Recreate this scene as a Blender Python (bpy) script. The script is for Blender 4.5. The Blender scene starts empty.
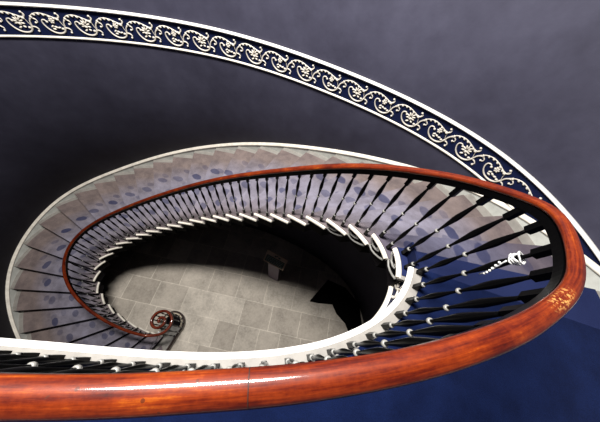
import bpy, math, random
from mathutils import Vector, Matrix, Quaternion
random.seed(7)
S = bpy.context.scene
COL = S.collection

# ------------------------------------------------------------------ camera
F_PX = 240.74
CAM_Z = 1.3895
ROWS = ((0.9937, 0.0, 0.112073), (0.0559046, -0.8667047, -0.495679), (0.0971345, 0.4988216, -0.8612444))
cam_data = bpy.data.cameras.new('camera')
cam_data.sensor_width = 36.0
cam_data.lens = F_PX / 600.0 * 36.0
cam_data.clip_start = 0.02
cam = bpy.data.objects.new('camera', cam_data)
COL.objects.link(cam)
rx, ry, rz_ = (Vector(r) for r in ROWS)
cam.matrix_world = Matrix(((rx.x, -ry.x, -rz_.x, 0), (rx.y, -ry.y, -rz_.y, 0), (rx.z, -ry.z, -rz_.z, CAM_Z), (0, 0, 0, 1)))
S.camera = cam

# ------------------------------------------------------------------ light and exposure
world = bpy.data.worlds.new('world')
S.world = world
world.use_nodes = True
bg = world.node_tree.nodes['Background']
bg.inputs[0].default_value = (0.62, 0.72, 1.0, 1)
bg.inputs[1].default_value = 0.004
lamp = bpy.data.lights.new('skylight', 'AREA')
lamp.shape = 'ELLIPSE'
lamp.size = 2.3
lamp.size_y = 0.8
lamp.energy = 800
lamp.color = (1.0, 0.97, 0.93)
lamp_o = bpy.data.objects.new('skylight', lamp)
lamp_o.location = (-0.90, 1.58, 3.8)
COL.objects.link(lamp_o)
S.view_settings.view_transform = 'Standard'
S.view_settings.look = 'None'
S.view_settings.exposure = 0.0
S.view_settings.gamma = 1.0
S.view_settings.use_curve_mapping = False

# ------------------------------------------------------------------ the plan of the stairwell
R = 0.17                                   # riser
N_STEP = 32
FLOOR_Z = -R * (N_STEP + 1)
RAIL_Z = 0.762
INNER = [[-1.887, 0.106], [-1.776, 0.092], [-1.664, 0.08], [-1.553, 0.069], [-1.441, 0.06], [-1.328, 0.052], [-1.216, 0.044], [-1.104, 0.036], [-0.992, 0.028], [-0.88, 0.019], [-0.768, 0.01], [-0.656, 0.002], [-0.545, -0.005], [-0.434, -0.01], [-0.322, -0.013], [-0.21, -0.013], [-0.098, -0.009], [0.016, -0.001], [0.13, 0.013], [0.245, 0.033], [0.357, 0.062], [0.467, 0.101], [0.571, 0.15], [0.664, 0.21], [0.743, 0.282], [0.804, 0.363], [0.845, 0.45], [0.862, 0.542], [0.856, 0.636], [0.83, 0.728], [0.786, 0.815], [0.726, 0.898], [0.655, 0.974], [0.576, 1.044], [0.492, 1.109], [0.403, 1.168], [0.312, 1.223], [0.218, 1.274], [0.122, 1.323], [0.023, 1.37], [-0.078, 1.416], [-0.181, 1.46], [-0.286, 1.502], [-0.393, 1.543], [-0.5, 1.581], [-0.608, 1.617], [-0.716, 1.65], [-0.825, 1.68], [-0.935, 1.708], [-1.045, 1.733], [-1.156, 1.756], [-1.269, 1.776], [-1.384, 1.795], [-1.499, 1.811], [-1.617, 1.825], [-1.736, 1.837], [-1.856, 1.846], [-1.977, 1.854], [-2.099, 1.859], [-2.221, 1.862], [-2.344, 1.863], [-2.468, 1.86], [-2.592, 1.855], [-2.717, 1.845], [-2.842, 1.831], [-2.966, 1.81], [-3.088, 1.783], [-3.206, 1.747], [-3.316, 1.7], [-3.416, 1.643], [-3.502, 1.576], [-3.572, 1.498], [-3.621, 1.411], [-3.649, 1.318], [-3.655, 1.221], [-3.64, 1.123], [-3.605, 1.025], [-3.554, 0.932], [-3.489, 0.843], [-3.414, 0.761], [-3.331, 0.684], [-3.242, 0.614], [-3.148, 0.55], [-3.05, 0.491], [-2.947, 0.439], [-2.839, 0.392], [-2.726, 0.352], [-2.608, 0.318], [-2.484, 0.29], [-2.354, 0.268], [-2.218, 0.253]]
WALL = [[-0.96, -1.81], [-0.377, -1.772], [0.158, -1.71], [0.647, -1.617], [1.089, -1.486], [1.482, -1.31], [1.823, -1.082], [2.108, -0.795], [2.328, -0.454], [2.475, -0.065], [2.541, 0.364], [2.521, 0.803], [2.413, 1.222], [2.216, 1.595], [1.948, 1.922], [1.625, 2.21], [1.264, 2.466], [0.879, 2.693], [0.479, 2.896], [0.073, 3.077], [-0.343, 3.229], [-0.773, 3.348], [-1.221, 3.426], [-1.679, 3.465], [-2.134, 3.467], [-2.581, 3.434], [-3.022, 3.369], [-3.467, 3.274], [-3.916, 3.146], [-4.346, 2.963], [-4.723, 2.7], [-5.02, 2.343], [-5.222, 1.921], [-5.317, 1.479], [-5.299, 1.052], [-5.181, 0.643], [-4.978, 0.248], [-4.705, -0.135], [-4.362, -0.508], [-3.945, -0.869], [-3.451, -1.22]]
INNER = [(-3.12, 0.60), (-2.86, 0.42), (-2.62, 0.30), (-2.36, 0.205), (-2.12, 0.145)] + INNER
K0 = -15.5                                 # first inner sample, half a step apart
WALL_TAIL = [(-2.93, -1.49), (-2.40, -1.68), (-1.85, -1.78), (-1.40, -1.82)]
LOOP = WALL + WALL_TAIL                    # closed, whole steps apart, starting at step -9

def cr(p0, p1, p2, p3, t):
    return tuple(0.5 * (2 * b + (c - a) * t + (2 * a - 5 * b + 4 * c - d) * t * t + (3 * b - a - 3 * c + d) * t ** 3)
                 for a, b, c, d in zip(p0, p1, p2, p3))

def inner_raw(k):
    u = min(max((k - K0) * 2, 0), len(INNER) - 1.0001)
    i = int(u)
    g = lambda j: INNER[min(max(j, 0), len(INNER) - 1)]
    return Vector(cr(g(i - 1), g(i), g(i + 1), g(i + 2), u - i))

def wall_raw(k):
    n = len(LOOP)
    u = (k + 9) % n
    i = int(u)
    g = lambda j: LOOP[j % n]
    return Vector(cr(g(i - 1), g(i), g(i + 1), g(i + 2), u - i))

def offset_of(fn, k, off):
    p = fn(k)
    d = (fn(k + 0.05) - fn(k - 0.05))
    if d.length < 1e-6:
        d = fn(k) - fn(k - 0.1)
    d.normalize()
    return p + Vector((d.y, -d.x)) * off, d

def inner(k, off=0.0):
    return offset_of(inner_raw, k, off)[0]

def wall(k, off=0.0):                      # negative = into the room
    return offset_of(wall_raw, k, off)[0]

def frange(a, b, n):
    return [a + (b - a) * i / (n - 1) for i in range(n)]

def lerp(table, k):
    if k <= table[0][0]:
        return table[0][1]
    for (a, va), (b, vb) in zip(table, table[1:]):
        if k <= b:
            t = (k - a) / (b - a)
            return va + (vb - va) * t
    return table[-1][1]

RAIL_OFF = [(-15, .044), (-5, .044), (-4, .050), (-3, .058), (-2, .086), (-1.2, .122), (-.4, .130), (.4, .114), (1.2, .084), (2.2, .056), (31, .056)]
RAIL_UP = [(-15, .168), (-3, .168), (-1.5, .088), (-.6, .036), (0, .008), (.8, 0), (31, 0)]

def rail_z(k):
    return RAIL_Z - max(k, 0) * R + lerp(RAIL_UP, k)

def rail_xy(k):
    return inner(k, lerp(RAIL_OFF, k))

# ------------------------------------------------------------------ mesh helpers
class MB:
    def __init__(s):
        s.v, s.f, s.uv, s.sm = [], [], [], []

    def face(s, idx, uv=None, smooth=False):
        s.f.append(tuple(idx)); s.uv.append(uv); s.sm.append(smooth)

    def prism(s, pts, z0, z1):             # polygon (list of xy) pulled up from z0 to z1
        n, b = len(pts), len(s.v)
        s.v += [(p[0], p[1], z0) for p in pts] + [(p[0], p[1], z1) for p in pts]
        s.face(range(b + n - 1, b - 1, -1)); s.face(range(b + n, b + 2 * n))
        for i in range(n):
            j = (i + 1) % n
            s.face((b + i, b + j, b + n + j, b + n + i))

    def strip(s, a, c, z0, z1, uvs=None):  # quads between two rows of xy points, with depth
        n, b = len(a), len(s.v)
        fz = z1 if callable(z1) else (lambda i: z1)
        f0 = z0 if callable(z0) else (lambda i: z0)
        for row in (a, c):
            s.v += [(p[0], p[1], fz(i)) for i, p in enumerate(row)]
        for row in (a, c):
            s.v += [(p[0], p[1], f0(i)) for i, p in enumerate(row)]
        for i in range(n - 1):
            uv = None
            if uvs:
                uv = [uvs[0][i], uvs[1][i], uvs[1][i + 1], uvs[0][i + 1]]
            s.face((b + i, b + n + i, b + n + i + 1, b + i + 1), uv)
            s.face((b + 2 * n + i, b + 2 * n + i + 1, b + 3 * n + i + 1, b + 3 * n + i))
            s.face((b + i, b + i + 1, b + 2 * n + i + 1, b + 2 * n + i))
            s.face((b + n + i, b + 3 * n + i, b + 3 * n + i + 1, b + n + i + 1))
        s.face((b, b + 2 * n, b + 3 * n, b + n)); m = n - 1
        s.face((b + m, b + n + m, b + 3 * n + m, b + 2 * n + m))

    def sweep(s, pts, sides, prof, caps=True, closed=False, scale=None, smooth=True):
        # pts: 3-D path; sides: unit sideways vector per point; prof: (side, up) pairs
        n, m, b = len(pts), len(prof), len(s.v)
        dist = 0.0
        us = []
        for i, p in enumerate(pts):
            if i: dist += (p - pts[i - 1]).length
            us.append(dist)
            q0, q1 = pts[max(i - 1, 0)], pts[min(i + 1, n - 1)]
            t = (q1 - q0).normalized()
            sd = sides[i]
            up = sd.cross(t)
            if up.z < 0: up = -up
            k = scale[i] if scale else 1.0
            for a, c in prof:
                s.v.append(tuple(p + sd * a * k + up * c * k))
        rng = n if closed else n - 1
        for i in range(rng):
            ii = (i + 1) % n
            for j in range(m):
                jj = (j + 1) % m
                u0, u1 = us[i], us[ii]
                s.face((b + i * m + j, b + ii * m + j, b + ii * m + jj, b + i * m + jj),
                       [(u0, j / m), (u1, j / m), (u1, (j + 1) / m), (u0, (j + 1) / m)], smooth)
        if caps and not closed:
            s.face([b + j for j in range(m)]); s.face([b + (n - 1) * m + j for j in range(m - 1, -1, -1)])

    def tube(s, pts, rad, seg=6):
        pts = [Vector(p) for p in pts]
        n, b = len(pts), len(s.v)
        ref = Vector((0, 0, 1))
        t0 = (pts[1] - pts[0]).normalized()
        if abs(t0.dot(ref)) > 0.9: ref = Vector((1, 0, 0))
        nrm = t0.cross(ref).normalized()
        for i, p in enumerate(pts):
            t = (pts[min(i + 1, n - 1)] - pts[max(i - 1, 0)]).normalized()
            nrm = (nrm - t * nrm.dot(t))
            nrm = nrm.normalized() if nrm.length > 1e-6 else t.orthogonal().normalized()
            bi = t.cross(nrm)
            r = rad[i] if isinstance(rad, (list, tuple)) else rad
            for j in range(seg):
                a = 2 * math.pi * j / seg
                s.v.append(tuple(p + (nrm * math.cos(a) + bi * math.sin(a)) * r))
        for i in range(n - 1):
            for j in range(seg):
                jj = (j + 1) % seg
                s.face((b + i * seg + j, b + i * seg + jj, b + (i + 1) * seg + jj, b + (i + 1) * seg + j), None, True)
        s.face([b + j for j in range(seg - 1, -1, -1)]); s.face([b + (n - 1) * seg + j for j in range(seg)])

    def lathe(s, prof, seg=12, centre=(0, 0, 0), square=False):
        b = len(s.v)
        ph = math.pi / 4 if square else 0
        if square: seg = 4
        for r, z in prof:
            for j in range(seg):
                a = 2 * math.pi * j / seg + ph
                s.v.append((centre[0] + r * math.cos(a), centre[1] + r * math.sin(a), centre[2] + z))
        for i in range(len(prof) - 1):
            for j in range(seg):
                jj = (j + 1) % seg
                s.face((b + i * seg + j, b + i * seg + jj, b + (i + 1) * seg + jj, b + (i + 1) * seg + j), None, not square)
        s.face([b + j for j in range(seg - 1, -1, -1)]); s.face([b + (len(prof) - 1) * seg + j for j in range(seg)])

    def blob(s, c, ax, ay, az, seg=6):     # ellipsoid along three axis vectors
        c, ax, ay, az = Vector(c), Vector(ax), Vector(ay), Vector(az)
        b = len(s.v)
        rings = 4
        s.v.append(tuple(c + az))
        for i in range(1, rings):
            t = math.pi * i / rings
            for j in range(seg):
                a = 2 * math.pi * j / seg
                s.v.append(tuple(c + az * math.cos(t) + (ax * math.cos(a) + ay * math.sin(a)) * math.sin(t)))
        s.v.append(tuple(c - az)); e = len(s.v) - 1
        for j in range(seg):
            jj = (j + 1) % seg
            s.face((b, b + 1 + j, b + 1 + jj), None, True)
            for i in range(rings - 2):
                o = b + 1 + i * seg
                s.face((o + j, o + seg + j, o + seg + jj, o + jj), None, True)
            o = b + 1 + (rings - 2) * seg
            s.face((o + j, e, o + jj), None, True)

    def build(s, name, mat, parent=None, matrix=None):
        me = bpy.data.meshes.new(name)
        me.from_pydata([tuple(v) for v in s.v], [], s.f)
        if any(u for u in s.uv):
            ul = me.uv_layers.new(name='UVMap')
            for p, u in zip(me.polygons, s.uv):
                if u:
                    for li, c in zip(p.loop_indices, u): ul.data[li].uv = c
        for p, sm in zip(me.polygons, s.sm): p.use_smooth = sm
        me.materials.append(mat)
        me.update()
        o = bpy.data.objects.new(name, me)
        COL.objects.link(o)
        if parent is not None:
            o.parent = parent
            o.matrix_parent_inverse = parent_inv(parent)
        if matrix is not None:
            o.matrix_world = matrix
        fix_normals(me)
        return o

def parent_inv(p):
    m = Matrix.Identity(4)
    q = p
    while q is not None:
        m = Matrix.LocRotScale(q.location, q.rotation_euler, q.scale) @ (m if q is p else m)
        q = None
    return m.inverted()

import bmesh
def fix_normals(me):
    bm = bmesh.new(); bm.from_mesh(me)
    bmesh.ops.recalc_face_normals(bm, faces=bm.faces)
    bm.to_mesh(me); bm.free()

def tag(o, label, cat, group=None):
    o['label'] = label; o['category'] = cat
    if group: o['group'] = group
    return o

def empty(name, loc):
    o = bpy.data.objects.new(name, None)
    o.location = loc
    o.empty_display_size = 0.1
    COL.objects.link(o)
    return o

def struct(o):
    o['kind'] = 'structure'
    return o

# ------------------------------------------------------------------ materials
class NT:
    def __init__(s, name):
        s.m = bpy.data.materials.new(name); s.m.use_nodes = True
        s.t = s.m.node_tree; s.n = s.t.nodes; s.b = s.n['Principled BSDF']

    def node(s, typ, **kw):
        nd = s.n.new(typ)
        for k, v in kw.items():
            if k.startswith('i_'): nd.inputs[k[2:].replace('_', ' ')].default_value = v
            else: setattr(nd, k, v)
        return nd

    def link(s, a, b): s.t.links.new(a, b)

    def math(s, op, a, b=None, c=None, clamp=False):
        nd = s.n.new('ShaderNodeMath'); nd.operation = op; nd.use_clamp = clamp
        for i, x in enumerate((a, b, c)):
            if x is None: continue
            if isinstance(x, (int, float)): nd.inputs[i].default_value = x
            else: s.link(x, nd.inputs[i])
        return nd.outputs[0]

    def mix(s, fac, a, b, mode='MIX'):
        nd = s.n.new('ShaderNodeMix'); nd.data_type = 'RGBA'; nd.blend_type = mode
        for sock, x in ((nd.inputs[0], fac), (nd.inputs[6], a), (nd.inputs[7], b)):
            if isinstance(x, (int, float)): sock.default_value = x
            elif isinstance(x, tuple): sock.default_value = (*x, 1) if len(x) == 3 else x
            else: s.link(x, sock)
        return nd.outputs[2]

    def noise(s, vec, scale, detail=4, rough=0.55, out=0):
        nd = s.n.new('ShaderNodeTexNoise')
        nd.inputs['Scale'].default_value = scale; nd.inputs['Detail'].default_value = detail; nd.inputs['Roughness'].default_value = rough
        if vec is not None: s.link(vec, nd.inputs['Vector'])
        return nd.outputs[out]

    def ramp(s, fac, stops):
        nd = s.n.new('ShaderNodeValToRGB')
        cr_ = nd.color_ramp
        while len(cr_.elements) < len(stops): cr_.elements.new(0.5)
        for e, (p, c) in zip(cr_.elements, stops):
            e.position = p; e.color = (*c, 1) if isinstance(c, tuple) else (c, c, c, 1)
        s.link(fac, nd.inputs[0])
        return nd.outputs[0]

    def bump(s, h, strength=0.2, dist=0.01):
        nd = s.n.new('ShaderNodeBump'); nd.inputs['Strength'].default_value = strength; nd.inputs['Distance'].default_value = dist
        s.link(h, nd.inputs['Height']); s.link(nd.outputs[0], s.b.inputs['Normal'])

    def coords(s, kind='Object'):
        return s.n.new('ShaderNodeTexCoord').outputs[kind]

    def setc(s, x):
        if isinstance(x, tuple): s.b.inputs['Base Color'].default_value = (*x, 1)
        else: s.link(x, s.b.inputs['Base Color'])

    def set(s, **kw):
        for k, v in kw.items():
            s.b.inputs[k.replace('_', ' ')].default_value = v

def mat_wall():
    t = NT('wall_plaster'); c = t.coords()
    n1 = t.noise(c, 1.3, 5, .6); n2 = t.noise(c, 7, 6, .6)
    f = t.math('ADD', t.math('MULTIPLY', n1, .7), t.math('MULTIPLY', n2, .3))
    t.setc(t.ramp(f, [(.3, (.025, .024, .038)), (.5, (.036, .035, .054)), (.72, (.049, .048, .072))]))
    t.set(Roughness=.6); t.b.inputs['Specular IOR Level'].default_value = .12; t.bump(n2, .15, .01)
    return t.m

def mat_paint(name, col, dirt=.12, rough=.45):
    t = NT(name); c = t.coords()
    n = t.noise(c, 9, 5, .65)
    d = t.ramp(n, [(.35, 1.0 - dirt), (.6, 1.0)])
    t.setc(t.mix(1.0, col, d, 'MULTIPLY')); t.set(Roughness=rough)
    t.bump(t.noise(c, 60, 3), .06, .004)
    return t.m

def mat_plain(name, col, rough=.5, metal=0.0, spec=.5):
    t = NT(name); c = t.coords()
    n = t.noise(c, 40, 3)
    lo = tuple(x * .8 for x in col)
    t.setc(t.mix(n, lo, col)); t.set(Roughness=rough, Metallic=metal)
    t.b.inputs['Specular IOR Level'].default_value = spec
    return t.m

def mat_floor():
    t = NT('flagstone'); c = t.coords()
    mp = t.node('ShaderNodeMapping'); t.link(c, mp.inputs['Vector'])
    mp.inputs['Rotation'].default_value = (0, 0, math.radians(11)); mp.inputs['Location'].default_value = (.12, .21, 0)
    v = mp.outputs[0]
    dis = t.noise(v, 3, 2, out=1)
    v2 = t.node('ShaderNodeVectorMath', operation='MULTIPLY_ADD'); t.link(dis, v2.inputs[0]); v2.inputs[1].default_value = (.03, .03, 0); t.link(v, v2.inputs[2])
    br = t.node('ShaderNodeTexBrick', offset=.37, squash=.7, squash_frequency=3)
    t.link(v2.outputs[0], br.inputs['Vector'])
    br.inputs['Scale'].default_value = 1; br.inputs['Brick Width'].default_value = .78; br.inputs['Row Height'].default_value = .62
    br.inputs['Mortar Size'].default_value = .010; br.inputs['Mortar Smooth'].default_value = .4
    br.inputs['Color1'].default_value = (.41, .365, .31, 1); br.inputs['Color2'].default_value = (.58, .525, .45, 1); br.inputs['Mortar'].default_value = (.66, .60, .51, 1)
    n1 = t.noise(v, 2.2, 6, .65); n2 = t.noise(v, 22, 5, .7)
    m = t.math('ADD', t.math('MULTIPLY', n1, .6), t.math('MULTIPLY', n2, .4))
    col = t.mix(1.0, br.outputs['Color'], t.ramp(m, [(.34, .60), (.5, .92), (.66, 1.15)]), 'MULTIPLY')
    vo = t.node('ShaderNodeTexVoronoi'); vo.inputs['Scale'].default_value = 5; t.link(v, vo.inputs['Vector'])
    spot = t.ramp(vo.outputs['Distance'], [(.02, 1.0), (.07, 0.0)])
    t.setc(t.mix(t.math('MULTIPLY', spot, .5), col, (.7, .67, .6)))
    t.set(Roughness=.7); t.b.inputs['Specular IOR Level'].default_value = .2; t.bump(n2, .12, .01)
    return t.m

def mat_blue():
    t = NT('blue_carpet'); c = t.coords()
    n = t.noise(c, 5, 4); f = t.noise(c, 260, 2)
    col = t.ramp(n, [(.3, (.0025, .0055, .025)), (.7, (.0042, .0095, .042))])
    t.setc(t.mix(1.0, col, t.ramp(f, [(.3, .7), (.7, 1.25)]), 'MULTIPLY'))
    t.set(Roughness=.95); t.b.inputs['Specular IOR Level'].default_value = .03; t.b.inputs['Sheen Weight'].default_value = .02; t.b.inputs['Sheen Roughness'].default_value = .6
    t.bump(f, .4, .004)
    return t.m

def mat_stair_carpet():
    # blue carpet under a film of trodden dust; object colour: red = how dusty, green/blue = where the feet fell
    t = NT('dusty_stair_carpet')
    uv = t.coords('UV'); oi = t.node('ShaderNodeObjectInfo')
    sx = t.node('ShaderNodeSeparateXYZ'); t.link(uv, sx.inputs[0])      # x: metres from the well side, y: metres back from the nosing
    rnd = oi.outputs['Random']
    shift = t.node('ShaderNodeCombineXYZ'); t.link(t.math('MULTIPLY', rnd, 90), shift.inputs[0]); t.link(t.math('MULTIPLY', rnd, 37), shift.inputs[1])
    va = t.node('ShaderNodeVectorMath', operation='ADD'); t.link(uv, va.inputs[0]); t.link(shift.outputs[0], va.inputs[1])
    v = va.outputs[0]
    warp = t.noise(v, 7, 2)
    sp = t.node('ShaderNodeSeparateColor'); t.link(oi.outputs['Color'], sp.inputs[0])
    dust = sp.outputs[0]
    prints = None
    for i, (u0, v0, ru, rv, a) in enumerate(((.95, .13, .085, .060, 1.0), (.62, .19, .085, .060, .95), (1.12, .24, .06, .050, .5), (.32, .16, .060, .055, .8), (.80, .30, .075, .050, .45))):
        wn = t.node('ShaderNodeTexWhiteNoise', noise_dimensions='1D')
        t.link(t.math('ADD', t.math('MULTIPLY', rnd, 17.0), i * 3.17), wn.inputs['W'])
        sc = t.node('ShaderNodeSeparateColor'); t.link(wn.outputs['Color'], sc.inputs[0])
        du = t.math('SUBTRACT', sx.outputs[0], t.math('ADD', t.math('MULTIPLY', sc.outputs[0], .22), u0 - .11))
        dv = t.math('SUBTRACT', sx.outputs[1], t.math('ADD', t.math('MULTIPLY', sc.outputs[1], .10), v0 - .05))
        dv2 = t.math('ADD', dv, t.math('MULTIPLY', du, .35))
        q = t.math('ADD', t.math('POWER', t.math('ABSOLUTE', t.math('DIVIDE', dv2, ru)), 2.0), t.math('POWER', t.math('ABSOLUTE', t.math('DIVIDE', du, rv)), 2.0))
        q = t.math('ADD', q, t.math('MULTIPLY', t.math('SUBTRACT', warp, .5), 1.6))
        e = t.math('MULTIPLY', t.math('SMOOTH_MIN', t.math('MAXIMUM', t.math('MULTIPLY', t.math('SUBTRACT', 1.15, q), 3.0), 0.0), 1.0, .1), t.math('MULTIPLY', t.math('ADD', t.math('MULTIPLY', sc.outputs[2], .5), .55), a))
        prints = e if prints is None else t.math('MAXIMUM', prints, e)
    n1 = t.noise(v, 4.5, 5, .65); n2 = t.noise(v, 240, 2)
    # browner towards both ends, the middle keeps a blue cast
    mid = t.math('MULTIPLY', t.math('SUBTRACT', 1.0, t.math('POWER', t.math('ABSOLUTE', t.math('DIVIDE', t.math('SUBTRACT', sx.outputs[0], .62), .66)), 2.5), None, True), 1.0)
    mid = t.math('MULTIPLY', mid, t.math('ADD', t.math('MULTIPLY', n1, .7), .5), None, True)
    film_col = t.mix(mid, (.155, .122, .114), (.166, .158, .200))
    film_col = t.mix(1.0, film_col, t.ramp(n1, [(.3, .72), (.7, 1.25)]), 'MULTIPLY')
    blue = t.mix(n1, (.010, .014, .045), (.015, .022, .072))
    cover = t.math('MULTIPLY', dust, t.math('ADD', t.math('MULTIPLY', n1, .35), .82), None, True)
    cover = t.math('MULTIPLY', cover, t.math('SUBTRACT', 1.0, t.math('MULTIPLY', prints, .78)), None, True)
    col = t.mix(cover, blue, film_col)
    t.setc(t.mix(1.0, col, t.ramp(n2, [(.3, .8), (.7, 1.2)]), 'MULTIPLY'))
    t.set(Roughness=.95); t.b.inputs['Specular IOR Level'].default_value = .04
    t.bump(n2, .35, .004)
    return t.m

def mat_rail():
    t = NT('mahogany'); uv = t.coords('UV')
    sx = t.node('ShaderNodeSeparateXYZ'); t.link(uv, sx.inputs[0])
    u, w = sx.outputs[0], sx.outputs[1]
    cb = t.node('ShaderNodeCombineXYZ'); t.link(t.math('MULTIPLY', u, 4), cb.inputs[0]); t.link(t.math('MULTIPLY', w, 9), cb.inputs[1])
    obj = t.coords()
    g = t.noise(cb.outputs[0], 1.6, 7, .68)
    fine = t.noise(obj, 90, 4, .7)
    blot = t.noise(obj, 8, 4, .6)
    f = t.math('ADD', t.math('ADD', t.math('MULTIPLY', g, .55), t.math('MULTIPLY', blot, .3)), t.math('MULTIPLY', fine, .15))
    col = t.ramp(f, [(.32, (.014, .0015, .001)), (.44, (.060, .005, .001)), (.56, (.140, .018, .002)), (.69, (.30, .075, .005))])
    wn_ = t.n.new('ShaderNodeValue'); wn_.name = 'wear_u'; wv = wn_.outputs[0]
    # the palm-worn patch at the bend of the landing
    du = t.math('DIVIDE', t.math('SUBTRACT', u, wv), .075); dw = t.math('DIVIDE', t.math('SUBTRACT', w, .30), .17)
    dd = t.math('ADD', t.math('MULTIPLY', du, du), t.math('MULTIPLY', dw, dw))
    scr = t.noise(obj, 120, 3, .6)
    mask = t.math('MULTIPLY', t.math('SUBTRACT', 1.0, dd, None, True), t.math('GREATER_THAN', scr, .55))
    col = t.mix(mask, col, (.42, .21, .06))
    # small nicks
    vo = t.node('ShaderNodeTexVoronoi'); vo.inputs['Scale'].default_value = 34; t.link(obj, vo.inputs['Vector'])
    nick = t.math('MULTIPLY', t.math('LESS_THAN', vo.outputs['Distance'], .10), t.math('GREATER_THAN', blot, .5))
    col = t.mix(t.math('MULTIPLY', nick, .8), col, (.05, .01, .004))
    t.setc(col)
    t.set(Roughness=.45); t.b.inputs['Specular IOR Level'].default_value = .14; t.b.inputs['Coat Weight'].default_value = .55; t.b.inputs['Coat Roughness'].default_value = .10
    t.bump(t.math('ADD', g, t.math('MULTIPLY', fine, .4)), .10, .004)
    return t.m

M = {}
M['wall'] = mat_wall()
M['white'] = mat_paint('white_gloss_paint', (.86, .84, .80), .10, .35)
M['nosing'] = mat_paint('worn_nosing_paint', (.74, .69, .60), .25, .5)
M['skirt'] = mat_paint('pale_skirting_paint', (.54, .55, .51), .16, .45)
M['stone'] = mat_paint('painted_stone', (.235, .22, .20), .22, .6)
M['cream'] = mat_paint('cream_moulding_paint', (.70, .66, .58), .16, .4)
M['ornament'] = mat_paint('cream_plaster_relief', (.56, .52, .45), .12, .45)
M['navy'] = mat_plain('navy_frieze_paint', (.006, .010, .040), .6, 0, .1)
M['floor'] = mat_floor()
M['blue'] = mat_blue()
M['stair_carpet'] = mat_stair_carpet()
M['rail'] = mat_rail()
M['iron'] = mat_plain('black_iron', (.0015, .0015, .0017), .30, 0, .05)
M['collar'] = mat_plain('worn_collar_metal', (.20, .195, .18), .4)
M['seam'] = mat_plain('dark_joint', (.02, .006, .003), .6)
M['string'] = mat_plain('near_black_step', (.006, .005, .006), .7, 0, .05)  # near-black colour of riser blocks, string faces and the lobe's middle
M['bracket'] = mat_paint('grey_bracket_paint', (.22, .215, .20), .2, .5)
M['brass'] = mat_paint('tan_step_edging', (.45, .38, .28), .2, .5)
M['steel'] = mat_plain('bare_steel', (.55, .55, .55), .35, .6)
M['tan'] = mat_plain('tan_board', (.62, .46, .33), .6)
M['slate'] = mat_plain('dark_green_panel', (.06, .085, .075), .5)
M['purple'] = mat_plain('purple_post_paint', (.16, .12, .17), .6)
M['lettering'] = mat_plain('faint_lettering', (.30, .36, .32), .5)
M['black'] = mat_plain('black_floor_shade', (.002, .002, .002), .9, 0, .02)  # for the floor sheet that stands in for shade
M['silver'] = mat_plain('twisted_silver_wire', (.80, .80, .78), .25, .3)
M['ceiling'] = mat_paint('ceiling_plaster', (.6, .6, .6), .05, .8)

# ------------------------------------------------------------------ the shell
def closed_wall():
    mb = MB()
    ks = frange(-9, -9 + len(LOOP), 241)[:-1]
    n = len(ks)
    for off, z in ((0, FLOOR_Z - .1), (0, 4.1), (.18, 4.1), (.18, FLOOR_Z - .1)):
        mb.v += [(*wall(k, off), z) for k in ks]
    for r in range(4):
        q = (r + 1) % 4
        for i in range(n):
            j = (i + 1) % n
            mb.face((r * n + i, r * n + j, q * n + j, q * n + i), None, r == 0)
    return struct(mb.build('wall_stairwell', M['wall']))
closed_wall()

mb = MB()
mb.prism([wall(k, .1) for k in frange(-9, -9 + len(LOOP), 121)[:-1]], FLOOR_Z - .15, FLOOR_Z)
struct(mb.build('floor', M['floor']))

def ceiling():
    mb = MB()
    ks = frange(-9, -9 + len(LOOP), 121)[:-1]
    outer = [wall(k, .1) for k in ks]
    c = Vector((-.9, 1.5))
    hole = []
    for p in outer:
        d = (p - c); a = math.atan2(d.y / .62, d.x)
        hole.append(c + Vector((1.6 * math.cos(a), .8 * math.sin(a))))
    mb.strip(outer + outer[:1], hole + hole[:1], 4.0, 4.15)
    return struct(mb.build('ceiling', M['ceiling']))
ceiling()

KL = -15.0                                 # where the landing stops
ks_land = frange(KL, 0, 61)

def wk(k):                                 # the wall parameter facing inner parameter k
    return k if k >= -6 else -6 + (k + 6) * .92

def landing():
    mb = MB()
    a = [inner(k, .012) for k in ks_land]
    b = [wall(wk(k), .0) for k in ks_land]
    mb.strip(a, b, -.05, 0.0)
    mb.strip([inner(k, .095) for k in ks_land], b, -.42, -.05)
    return struct(mb.build('floor_landing', M['stone']))
landing()

# white rolled nosing along the well side of the landing, continued by the end of each tread
ROLL = [(.002, -.026), (-.002, -.014), (.002, -.002), (.008, .003), (.024, .003), (.028, 0.0), (.028, -.026)]
def nosing_mesh(k0, k1, z, n):
    mb = MB()
    ks = frange(k0, k1, n)
    pts, sides = [], []
    for k in ks:
        p, d = offset_of(inner_raw, k, 0)
        pts.append(Vector((p.x, p.y, z))); sides.append(Vector((d.y, -d.x, 0)))
    mb.sweep(pts, sides, ROLL, smooth=False)
    return mb
o = struct(nosing_mesh(KL, 0.0, .001, 121).build('trim_1', M['white']))

# ------------------------------------------------------------------ skirting that follows stairs and landing
def skirt_z(k):
    return .062 - max(k, 0) * R

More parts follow.
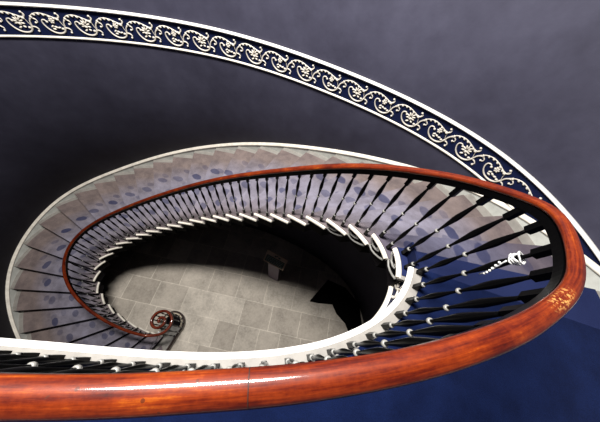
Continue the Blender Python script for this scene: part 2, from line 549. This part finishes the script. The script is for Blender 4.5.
ks_sk = frange(wk(KL), 32.2, 260)
mb = MB()
mb.strip([wall(k, -.022) for k in ks_sk], [wall(k, .004) for k in ks_sk], lambda i: skirt_z(ks_sk[i]) - .40 if ks_sk[i] > 0 else -.02 - .0 * i, lambda i: skirt_z(ks_sk[i]) - .02)
sk = struct(mb.build('baseboard_stair', M['skirt']))
CAP = [(.006, .0), (.006, .012), (0, .022), (-.012, .022), (-.020, .016), (-.022, .006), (-.028, .002), (-.036, -.006), (-.038, -.016), (-.030, -.026), (-.022, -.026), (0, -.026)]
def wall_sweep(prof, ks, zf, mat, name, parent=None):
    mb = MB()
    pts, sides = [], []
    for k in ks:
        p, d = offset_of(wall_raw, k, 0)
        pts.append(Vector((p.x, p.y, zf(k)))); sides.append(Vector((d.y, -d.x, 0)))
    mb.sweep(pts, sides, prof)
    return mb.build(name, mat, parent)
wall_sweep(CAP, ks_sk, lambda k: skirt_z(k) - .02, M['nosing'], 'cap_moulding', sk)

# ------------------------------------------------------------------ frieze ornament, drawn in frieze units
# x runs to the right as seen from the stairwell, y up; one unit is one repeat of the scroll
def bez(pts, n=5):
    out = []
    g = lambda i: pts[min(max(i, 0), len(pts) - 1)]
    for i in range(len(pts) - 1):
        for j in range(n):
            out.append(cr(g(i - 1), g(i), g(i + 1), g(i + 2), j / n))
    out.append(pts[-1])
    return out

SCROLL = [(.20, .55), (.14, .62), (.06, .58), (.05, .44), (.12, .26), (.26, .13), (.44, .11), (.58, .20), (.66, .38)]
HOOK_R = [(.66, .38), (.70, .55), (.80, .66), (.90, .62), (.91, .52), (.85, .50)]
LEAF_R = [(.64, .34), (.74, .33), (.80, .25), (.77, .18)]
STEM = [(.64, .40), (.60, .56), (.60, .72), (.66, .84)]
ARCH = [(.72, .60), (.86, .78), (1.04, .86), (1.22, .84), (1.40, .76), (1.52, .70)]
TIP = [(1.50, .70), (1.60, .70), (1.66, .79), (1.62, .88)]

def ornament(parent, place, shell, scale=1.0):
    mb = MB()
    def T(curve, r0, r1=None):
        q = bez(curve)
        r1 = r0 if r1 is None else r1
        mb.tube([place(x, y, .004) for x, y in q], [(r0 + (r1 - r0) * i / (len(q) - 1)) * scale for i in range(len(q))], 5)
    T(SCROLL, .006, .0105); T(HOOK_R, .0085, .005); T(LEAF_R, .008, .006); T(STEM, .003, .004); T(ARCH, .006, .006); T(TIP, .009, .005)
    def B(x, y, rx_, ry_, a=0.0, d=.011):
        c = Vector(place(x, y, .006)); ex = (Vector(place(x + .01, y, .006)) - c).normalized(); ey = (Vector(place(x, y + .01, .006)) - c).normalized()
        nz = ex.cross(ey)
        ax = ex * math.cos(a) + ey * math.sin(a); ay = -ex * math.sin(a) + ey * math.cos(a)
        mb2.blob(c, ax * rx_, ay * ry_, nz * d)
    mb2 = mb
    B(.20, .55, .014, .014); B(.85, .50, .012, .012); B(.77, .17, .013, .012); B(1.61, .88, .014, .012); B(.56, .30, .017, .014)
    q = bez(ARCH, 4)
    for i in range(3, len(q), 3):
        B(q[i][0], q[i][1] - .03, .018, .012, -.9)
    B(1.56, .66, .020, .014, -.4)
    o = mb.build('scroll_ornament', M['ornament'], parent)
    mb2 = MB()
    if shell:
        for j in range(7):
            a = math.radians(-15 + 35 * j)
            B(.36 + .085 * math.cos(a), .50 + .14 * math.sin(a), .027, .009, a)
        B(.36, .44, .020, .018); B(.30, .30, .022, .010, .5); B(.44, .33, .018, .010, -.5)
    else:
        for j in range(6):
            a = math.radians(60 * j)
            B(.36 + .048 * math.cos(a), .60 + .07 * math.sin(a), .015, .011, a)
        B(.36, .60, .010, .010)
        for x, y, a in ((.28, .38, .6), (.38, .36, -.4), (.47, .34, .2), (.30, .28, -.2)):
            B(x, y, .021, .010, a)
    mb2.build('flower', M['ornament'], o)
    return o

class Arc:
    def __init__(s, fn, k0, k1, n=4000):
        s.k = frange(k0, k1, n); s.p = [fn(k) for k in s.k]; s.s = [0.0]
        for a, b in zip(s.p, s.p[1:]): s.s.append(s.s[-1] + (b - a).length)
    def at(s, d):
        lo, hi = 0, len(s.s) - 1
        while hi - lo > 1:
            m = (lo + hi) // 2
            if s.s[m] <= d: lo = m
            else: hi = m
        t = (d - s.s[lo]) / max(s.s[hi] - s.s[lo], 1e-9)
        return s.k[lo] + (s.k[hi] - s.k[lo]) * t
    def of(s, k):
        i = min(range(len(s.k)), key=lambda j: abs(s.k[j] - k))
        return s.s[i]

ZU, ZL = -.128, -.477
PITCH = .3475
frieze = tag(empty('wall_frieze', (-1.6, 3.465, ZL)), 'long navy frieze with cream scrolls and white mouldings around the curved wall', 'frieze')
K_FR0, K_FR1 = 1.0, 31.0
mb = MB()
ks = frange(K_FR0, K_FR1, 220)
mb.strip([wall(k, -.008) for k in ks], [wall(k, .003) for k in ks], lambda i: ZL + .012, lambda i: ZU - .01)
mb.build('frieze_band', M['navy'], frieze)
UP = [(.004, .0), (-.022, .0), (-.036, -.004), (-.040, -.013), (-.034, -.021), (-.022, -.024), (-.016, -.032), (.004, -.032)]
LOW = [(.004, .022), (-.012, .022), (-.022, .016), (-.025, .008), (-.020, .0), (.004, -.002)]
o = wall_sweep(UP, frange(1.0, K_FR1, 220), lambda k: ZU, M['white'], 'upper_moulding', frieze)
o['label'] = 'thick white upper moulding'
o = wall_sweep(LOW, frange(3.0, K_FR1, 220), lambda k: ZL, M['cream'], 'lower_moulding', frieze)
o['label'] = 'thin cream lower moulding'
warc = Arc(lambda k: wall(k, 0), 0, 31)
s0 = warc.of(3.994) + .36 * PITCH
HB = (ZU - .05) - (ZL + .028)
for i in range(-1, 25):
    base = s0 + i * PITCH
    def place(x, y, d, base=base):
        k = warc.at(max(base - x * PITCH, 0.01))
        p = wall(k, -.010 - d)
        return (p.x, p.y, ZL + .028 + y * HB)
    if i < 0: continue
    ornament(frieze, place, i % 2 == 1)

# the same frieze round the well, under the landing edge
wf = tag(empty('well_frieze', (.6, .15, -.45)), 'navy and cream frieze hanging under the white landing edge inside the well', 'frieze')
mb = MB()
ks = frange(KL, .95, 120)
mb.strip([inner(k, .078) for k in ks], [inner(k, .090) for k in ks], -.42, -.052)
mb.build('frieze_band', M['navy'], wf)
def inner_sweep(prof, ks, zf, mat, name, parent):
    mb = MB()
    pts, sides = [], []
    for k in ks:
        p, d = offset_of(inner_raw, k, 0)
        pts.append(Vector((p.x, p.y, zf(k)))); sides.append(Vector((d.y, -d.x, 0)))
    mb.sweep(pts, sides, prof)
    return mb.build(name, mat, parent)
inner_sweep([(.09, .03), (.066, .028), (.054, .020), (.050, .008), (.056, -.004), (.066, -.008), (.072, -.022), (.09, -.024)], frange(KL, 1.5, 120), lambda k: -.42, M['cream'], 'lower_moulding', wf)
iarc = Arc(lambda k: inner(k, .02), KL, 1.5)
se = iarc.of(.95)
for i in range(9):
    base = se - .02 - i * PITCH
    def place(x, y, d, base=base):
        k = iarc.at(max(base - x * PITCH, .01))
        p = inner(k, .077 - d)
        return (p.x, p.y, -.39 + y * .32)
    ornament(wf, place, i % 2 == 1)

# ------------------------------------------------------------------ the staircase
stair = tag(empty('staircase', (-2.4, -.2, FLOOR_Z)), 'oval stone staircase with dusty blue-grey carpeted treads winding down the well', 'staircase')
CARPET_W = [(0, .21), (1, .20), (2, .165), (3, .15), (4, .125), (6, .10), (40, .098)]
DUST = {1: .0, 2: .5, 3: .90, 4: .95}
random.seed(11)
def tread_end(x, to_wall):                 # end of the riser line that starts at inner(x): carpet corner, or on to the wall
    w_ = lerp(CARPET_W, x)
    p, d = offset_of(wall_raw, x, -w_)
    if not to_wall: return p
    u = (p - inner(x)).normalized()
    n_ = Vector((d.y, -d.x))
    return p + u * ((w_ - .001) / max(u.dot(n_), .45))
# bottom step: a broad lobe under the volute
CT = Vector((-2.40, .56))
lobe = []
for i in range(15):
    a = math.radians(-25 + (205) * i / 14)
    lobe.append(CT + Vector((.275 * math.cos(a), .275 * math.sin(a))))
front_out = Vector((-3.00, -1.40))
for k in range(1, N_STEP + 1):
    zt = -k * R
    mb = MB()
    n = 7
    last = k == N_STEP
    if not last:
        ks = frange(k - 1.14, k, n)
        mb.strip([inner(x, .016) for x in ks], [tread_end(x, True) for x in ks], zt - .030, zt)
    else:
        poly = lobe + [inner(30.6, .0), inner(30.2, .3), wall(30.4, 0), wall(31.0, 0), Vector((-3.23, -1.335)), front_out]
        mb.prism(poly, FLOOR_Z, zt)
    step = mb.build('step', M['stone'], stair)
    if not last:
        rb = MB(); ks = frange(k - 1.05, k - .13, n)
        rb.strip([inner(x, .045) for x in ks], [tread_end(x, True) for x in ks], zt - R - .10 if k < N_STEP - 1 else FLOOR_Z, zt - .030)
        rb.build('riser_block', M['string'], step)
    # carpet
    cb = MB()
    if not last:
        nn = 13
        back = k - 1.13 if k > 1 else k - 1
        rows = frange(back, k + .014, 5)
        a, c, ua, uc = [], [], [], []
        for x in rows:
            pi, pw = inner(x, .032), tread_end(x, False)
            a.append(pi); c.append(pw)
            dv_i = (inner(x) - inner(k)).length; dv_w = (pw - wall(k, -.1)).length
            ua.append((0.0, dv_i * 1.15)); uc.append(((pw - pi).length, dv_w))
        # several quads across so the texture stays even
        cols = 6
        for q in range(cols):
            f0, f1 = q / cols, (q + 1) / cols
            A = [p.lerp(r, f0) for p, r in zip(a, c)]; B_ = [p.lerp(r, f1) for p, r in zip(a, c)]
            UA = [tuple(Vector(p).lerp(Vector(r), f0)) for p, r in zip(ua, uc)]; UB = [tuple(Vector(p).lerp(Vector(r), f1)) for p, r in zip(ua, uc)]
            cb.strip(A, B_, zt - .022, zt + .006, (UA, UB))
    else:
        A = [inner(30.75, .42), inner(30.95, .50)] and [Vector((-2.52, .10)), Vector((-2.46, -.02))]
        C_ = [wall(30.9, -.16), front_out + Vector((.02, .14))]
        cols = 6
        for q in range(cols):
            f0, f1 = q / cols, (q + 1) / cols
            AA = [p.lerp(r, f0) for p, r in zip(A, C_)]; BB = [p.lerp(r, f1) for p, r in zip(A, C_)]
            cb.strip(AA, BB, zt, zt + .006, ([(f0 * 1.4, .25), (f0 * 1.4, 0)], [(f1 * 1.4, .25), (f1 * 1.4, 0)]))
    cpt = cb.build('carpet', M['stair_carpet'], step)
    cpt.color = (DUST.get(k, random.uniform(.94, 1.0)), random.random(), random.random(), 1)
    if k <= 2: cpt['label'] = 'cleaner deep blue carpet'
    if not last:
        nosing_mesh(k - 1.10, k, zt + .001, 9).build('nosing', M['nosing'], step)
        if k > 4: continue
        br = MB()
        def bp(x, zz): 
            p = inner(k - x, .020); return (p.x, p.y, zt - zz)
        br.tube([bp(x, z) for x, z in ((.06, .055), (.12, .085), (.30, .115), (.52, .105), (.66, .075), (.60, .055), (.52, .070))], .010, 6)
        br.tube([bp(x, z) for x, z in ((.20, .155), (.40, .175), (.62, .160), (.86, .120), (1.02, .075))], .009, 6)
        b_ = br.build('scroll_bracket', M['bracket'], step)
    else:
        ed = MB()
        q = [p + (CT - p).normalized() * .012 for p in [front_out] + lobe]
        ed.tube([(p.x, p.y, zt - .012) for p in q], .026, 8)
        ed.build('edging', M['seam'], step)
        inn = MB()
        ring = [CT + (p - CT) * .74 for p in lobe]
        ring2 = [CT + (p - CT) * .93 for p in lobe]
        inn.strip(ring, ring2, zt, zt + .004)
        inn.build('tan_border', M['brass'], step)
        dk = MB(); dk.prism([CT + (p - CT) * .735 for p in lobe], zt, zt + .004)  # near-black disc painting in the volute's shade on the lobe
        dk.build('volute_shade', M['string'], step)

# ------------------------------------------------------------------ landing carpet
mb = MB()
ks = frange(KL + .05, .03, 80)
mb.strip([inner(k, .082) for k in ks], [wall(wk(k) if k < -3 else k, -lerp([(-15, .14), (-3, .17), (0, .21)], k)) for k in ks], 0.0, .009)
tag(mb.build('landing_carpet', M['blue']), 'deep blue carpet covering the upper landing beside the railing', 'carpet')

# ------------------------------------------------------------------ the railing
VC = Vector((-2.33, .53))
railing = tag(empty('stair_railing', (VC.x, VC.y, FLOOR_Z + R)), 'polished red mahogany handrail on black iron balusters following stairs and landing', 'railing')
path, sides, scale = [], [], []
K_END = 30.9
for k in frange(KL, K_END, 460):
    p = rail_xy(k); path.append(Vector((p.x, p.y, rail_z(k))))
z_end = path[-1].z
# volute: an inward spiral, level
A0 = math.radians(-84); TURN = math.radians(650)
SP = [(0, .275), (84, .236), (174, .200), (264, .186), (330, .150), (390, .108), (470, .088), (560, .062), (650, .026)]
last_p = path[-1]
for i in range(0, 90):
    t = 650 * i / 89
    a = A0 + math.radians(t)
    r = lerp(SP, t)
    q = Vector((VC.x + r * math.cos(a), VC.y + r * math.sin(a), z_end - .012 - .02 * min(t / 60, 1)))
    if i == 0:
        for j in (1, 2, 3):
            path.append(last_p.lerp(q, j / 4))
    path.append(q)
# light smoothing
for it in range(6):
    path = [path[0]] + [(path[i - 1] + path[i] * 2 + path[i + 1]) / 4 for i in range(1, len(path) - 1)] + [path[-1]]
for i in range(len(path)):
    t = path[min(i + 1, len(path) - 1)] - path[max(i - 1, 0)]
    sides.append(Vector((t.y, -t.x, 0)).normalized())
RW, RH = .0265, .020
prof = []
for j in range(16):
    a = 2 * math.pi * j / 16
    prof.append((RW * math.cos(a), RH * math.sin(a) + .004))
W_SC = [(-4.5, 1.0), (-2.5, .92), (-1.2, .80), (.6, .80), (3, .95), (6, 1.0)]
rsc = [lerp(W_SC, KL + (K_END - KL) * i / 459) if i < 460 else 1.0 for i in range(len(path))]
mb = MB(); mb.sweep(path, sides, prof, scale=rsc)
hand = mb.build('handrail', M['rail'], railing)
hand['label'] = 'polished red-brown mahogany handrail with worn patches'
cum = [0.0]
for a, b in zip(path, path[1:]): cum.append(cum[-1] + (b - a).length)
wi = min(range(380), key=lambda j: (path[j] - Vector((.655, .125, .93))).length)
M['rail'].node_tree.nodes['wear_u'].outputs[0].default_value = cum[wi]
def seam(x_target, half):
    i = min(range(230), key=lambda j: abs(path[j].x - x_target) + (10 if path[j].z < .8 else 0))
    mb = MB()
    lo, hi = (0, 16) if not half else (9, 16)
    w = .0008
    t = (path[i + 1] - path[i]).normalized()
    pp = [(c[0] * 1.012, (c[1] - .004) * 1.012 + .004) for c in prof]
    mb.sweep([path[i] - t * w, path[i] + t * w], [sides[i]] * 2, pp)
    return mb.build('joint', M['seam'], hand)
seam(-.026, False)
bar = []
mb = MB()
mb.sweep([p - Vector((0, 0, .026)) for p in path], sides, [(-.023, -.030), (.023, -.030), (.024, .016), (-.024, .016)], smooth=False, scale=[x * x for x in rsc])
mb.build('core_bar_rail_shade', M['iron'], railing)  # iron core, deepened so its black stands in for the handrail's shaded underside
cap = MB(); e = path[-1]
cap.blob((e.x, e.y, e.z + .004), (.036, 0, 0), (0, .036, 0), (0, 0, .030), 12)
cap.build('volute_eye', M['rail'], railing)

# baluster, unit height .85
BH = .85
def baluster_mesh():
    mb = MB()
    h = BH
    mb.lathe([(.017, 0), (.017, .085), (.010, .090)], square=True)
    mb.lathe([(.0075, .088), (.0065, .13), (.010, .175), (.0150, .235), (.0150, .265), (.011, .315), (.0065, .375), (.0060, .405),
              (.0065, .445), (.010, .50), (.0155, .575), (.0160, .605), (.012, .67), (.0075, .725), (.007, .75)], 10)
    mb.lathe([(.009, .745), (.018, .752), (.018, h)], square=True)
    return mb
bal0 = baluster_mesh().build('baluster', M['iron'], railing)
def ring(z, r, name):
    mb = MB()
    mb.lathe([(r * .55, z - .008), (r * .9, z - .007), (r, z), (r * .9, z + .007), (r * .55, z + .008)], 12)
    return mb.build(name, M['collar'], bal0)
c1 = ring(.418, .0135, 'collar'); c2 = ring(.096, .0145, 'collar')
for o in (c1, c2): o['label'] = 'pale worn metal collar'
bal_parts = (c1, c2)
first = [True]
def put_baluster(base, top):
    global bal0
    v = top - base
    q = Vector((0, 0, 1)).rotation_difference(v)
    # keep the square block turned with the rail
    m = Matrix.Translation(base - railing.location) @ q.to_matrix().to_4x4() @ Matrix.Rotation(put_baluster.turn, 4, 'Z') @ Matrix.Diagonal((1, 1, v.length / BH, 1))
    if first[0]:
        o = bal0; first[0] = False
        kids = bal_parts
        o.matrix_parent_inverse = Matrix.Identity(4); o.matrix_basis = m
        for c in kids:
            c.matrix_parent_inverse = Matrix.Identity(4); c.matrix_basis = Matrix.Identity(4)
        return o
    o = bal0.copy(); COL.objects.link(o); o.parent = railing
    o.matrix_parent_inverse = Matrix.Identity(4); o.matrix_basis = m
    for c in bal_parts:
        d = c.copy(); COL.objects.link(d); d.parent = o
        d.matrix_parent_inverse = Matrix.Identity(4); d.matrix_basis = Matrix.Identity(4)
    return o
def bal_at(k, base_z):
    b = inner(k, .055); t = rail_xy(k)
    d = inner(k + .1) - inner(k - .1)
    put_baluster.turn = math.atan2(d.y, d.x)
    return put_baluster(Vector((b.x, b.y, base_z)), Vector((t.x, t.y, rail_z(k) - .024)))
for k in range(1, 31):
    for f in (.22, .72):
        bal_at(k - f, -k * R)
# landing balusters at even spacing, anchored where the photo shows one
larc = Arc(lambda k: inner(k, .055), KL, 0)
LB = [(.915, .402), (.87, .306), (.801, .226), (.709, .162), (.618, .106), (.522, .062), (.41, .029), (.303, .002), (.201, -.023), (.092, -.038), (-.019, -.05),
      (-.123, -.057), (-.239, -.057), (-.348, -.057), (-.464, -.056), (-.576, -.05), (-.704, -.04), (-.818, -.029), (-.929, -.025), (-1.039, -.017), (-1.156, -.002)]
last_k = 0
land_bal = []
for x, y in LB:
    i = min(range(len(larc.k)), key=lambda j: (larc.p[j] - Vector((x, y))).length)
    land_bal.append(bal_at(larc.k[i], 0.0)); last_k = larc.k[i]
d = larc.of(last_k) - .113
while d > .05:
    bal_at(larc.at(d), 0.0); d -= .113
# volute cluster on the lobe of the bottom step
zl = -N_STEP * R
for i in range(13):
    t = 12 + i * 27
    a = A0 + math.radians(t); r = lerp(SP, t)
    put_baluster.turn = a
    b = Vector((VC.x + r * math.cos(a) - .03, VC.y + r * math.sin(a) + .01, zl))
    put_baluster(b, Vector((VC.x + r * math.cos(a), VC.y + r * math.sin(a), z_end - .055)))
# pale steel stay from the volute down to the stair
mb = MB()
mb.tube([(-2.30, .31, z_end - .03), (-2.42, .20, z_end - .35), (-2.69, .0, -31 * R + .01)], [.020, .010, .008], 8)
o = mb.build('steel_stay', M['steel'], railing); o['label'] = 'thin pale steel stay'

# ------------------------------------------------------------------ twisted wire on one landing baluster
bb = land_bal[1]
mw = Matrix.Translation(railing.location) @ bb.matrix_basis
mb = MB()
random.seed(5)
for i in range(5):
    pts = []
    tilt = random.uniform(-.5, .5); zc = .670 + .009 * i; ph = random.uniform(0, 6)
    for j in range(15):
        a = ph + 2 * math.pi * j / 13
        rr = .019 + .004 * math.sin(3 * a + i)
        pts.append(mw @ Vector((rr * math.cos(a), rr * math.sin(a), zc + rr * tilt * math.sin(a))))
    mb.tube(pts, .0032, 6)
for i in range(6):
    a = 2.2 + .35 * i
    mb.blob(mw @ Vector((.020 * math.cos(a), .020 * math.sin(a), .63 - .022 * i)), (.006, 0, 0), (0, .006, 0), (0, 0, .005))
pts = [mw @ Vector((.018 * math.cos(2.2 + 2.1 * t), .018 * math.sin(2.2 + 2.1 * t), .66 - .17 * t)) for t in frange(0, 1, 14)]
mb.tube(pts, .003, 5)
tag(mb.build('wire_twist', M['silver']), 'silvery tangled wire twisted round one black baluster near the handrail bend', 'wire')

# ------------------------------------------------------------------ things on the ground floor
ps = empty('sign_stand', (.03, 1.80, FLOOR_Z)); ps.rotation_euler = (0, 0, math.radians(-27))
tag(ps, 'lectern-like sign stand with slanted tan board in the dark beside the lit floor', 'sign')
def local(mb, name, mat, parent, root):
    o = mb.build(name, mat, None)
    o.parent = parent
    return o
mb = MB(); mb.prism([(-.15, -.05), (.15, -.05), (.13, .05), (-.13, .05)], .0, 1.42)
local(mb, 'post', M['purple'], ps, ps)
tilt = Matrix.Translation((0, .02, 1.50)) @ Matrix.Rotation(math.radians(42), 4, 'X') @ Matrix.Scale(.86, 4)
def tilted(boxes, mat, name, parent):
    mb = MB()
    for x0, x1, y0, y1, z0, z1 in boxes:
        b = len(mb.v)
        mb.prism([(x0, y0), (x1, y0), (x1, y1), (x0, y1)], z0, z1)
        mb.v[b:] = [tuple(tilt @ Vector(v)) for v in mb.v[b:]]
    o = mb.build(name, mat, None); o.parent = parent
    return o
board = tilted([(-.31, .31, -.17, .17, -.012, .012)], M['tan'], 'board', ps)
panel = tilted([(-.275, .275, -.14, .055, .012, .018)], M['slate'], 'text_panel', board)
lines = []
for r_ in range(4):
    x = -.24
    while x < .22:
        w = random.uniform(.03, .07); lines.append((x, min(x + w, .25), .025 - r_ * .042 - .014, .025 - r_ * .042, .018, .0195)); x += w + .018
tilted(lines, M['lettering'], 'faint_text', board)
tilted([(-.055, -.005, .085, .125, .012, .018), (.055, .115, .085, .125, .012, .018), (.0, .04, .11, .14, .012, .018)], M['slate'], 'emblem', board)

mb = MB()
shade_mat_poly = [(1.07, 1.17), (1.30, 1.13), (1.70, 1.10), (1.80, .86), (2.02, .62), (2.12, .34), (2.3, -.35), (2.48, -.2), (2.46, 1.10), (2.1, 1.55), (1.62, 1.76)]  # black sheet: a guessed mat corner, outline shaped to stand in for shade
mb.prism(shade_mat_poly, FLOOR_Z, FLOOR_Z + .028)
mb.tube([(x, y, FLOOR_Z + .022) for x, y in shade_mat_poly + shade_mat_poly[:1]], .012, 6)
tag(mb.build('floor_shade_mat', M['black']), 'black mat-like sheet with a pointed corner, standing in for shade on the stone floor', 'mat')
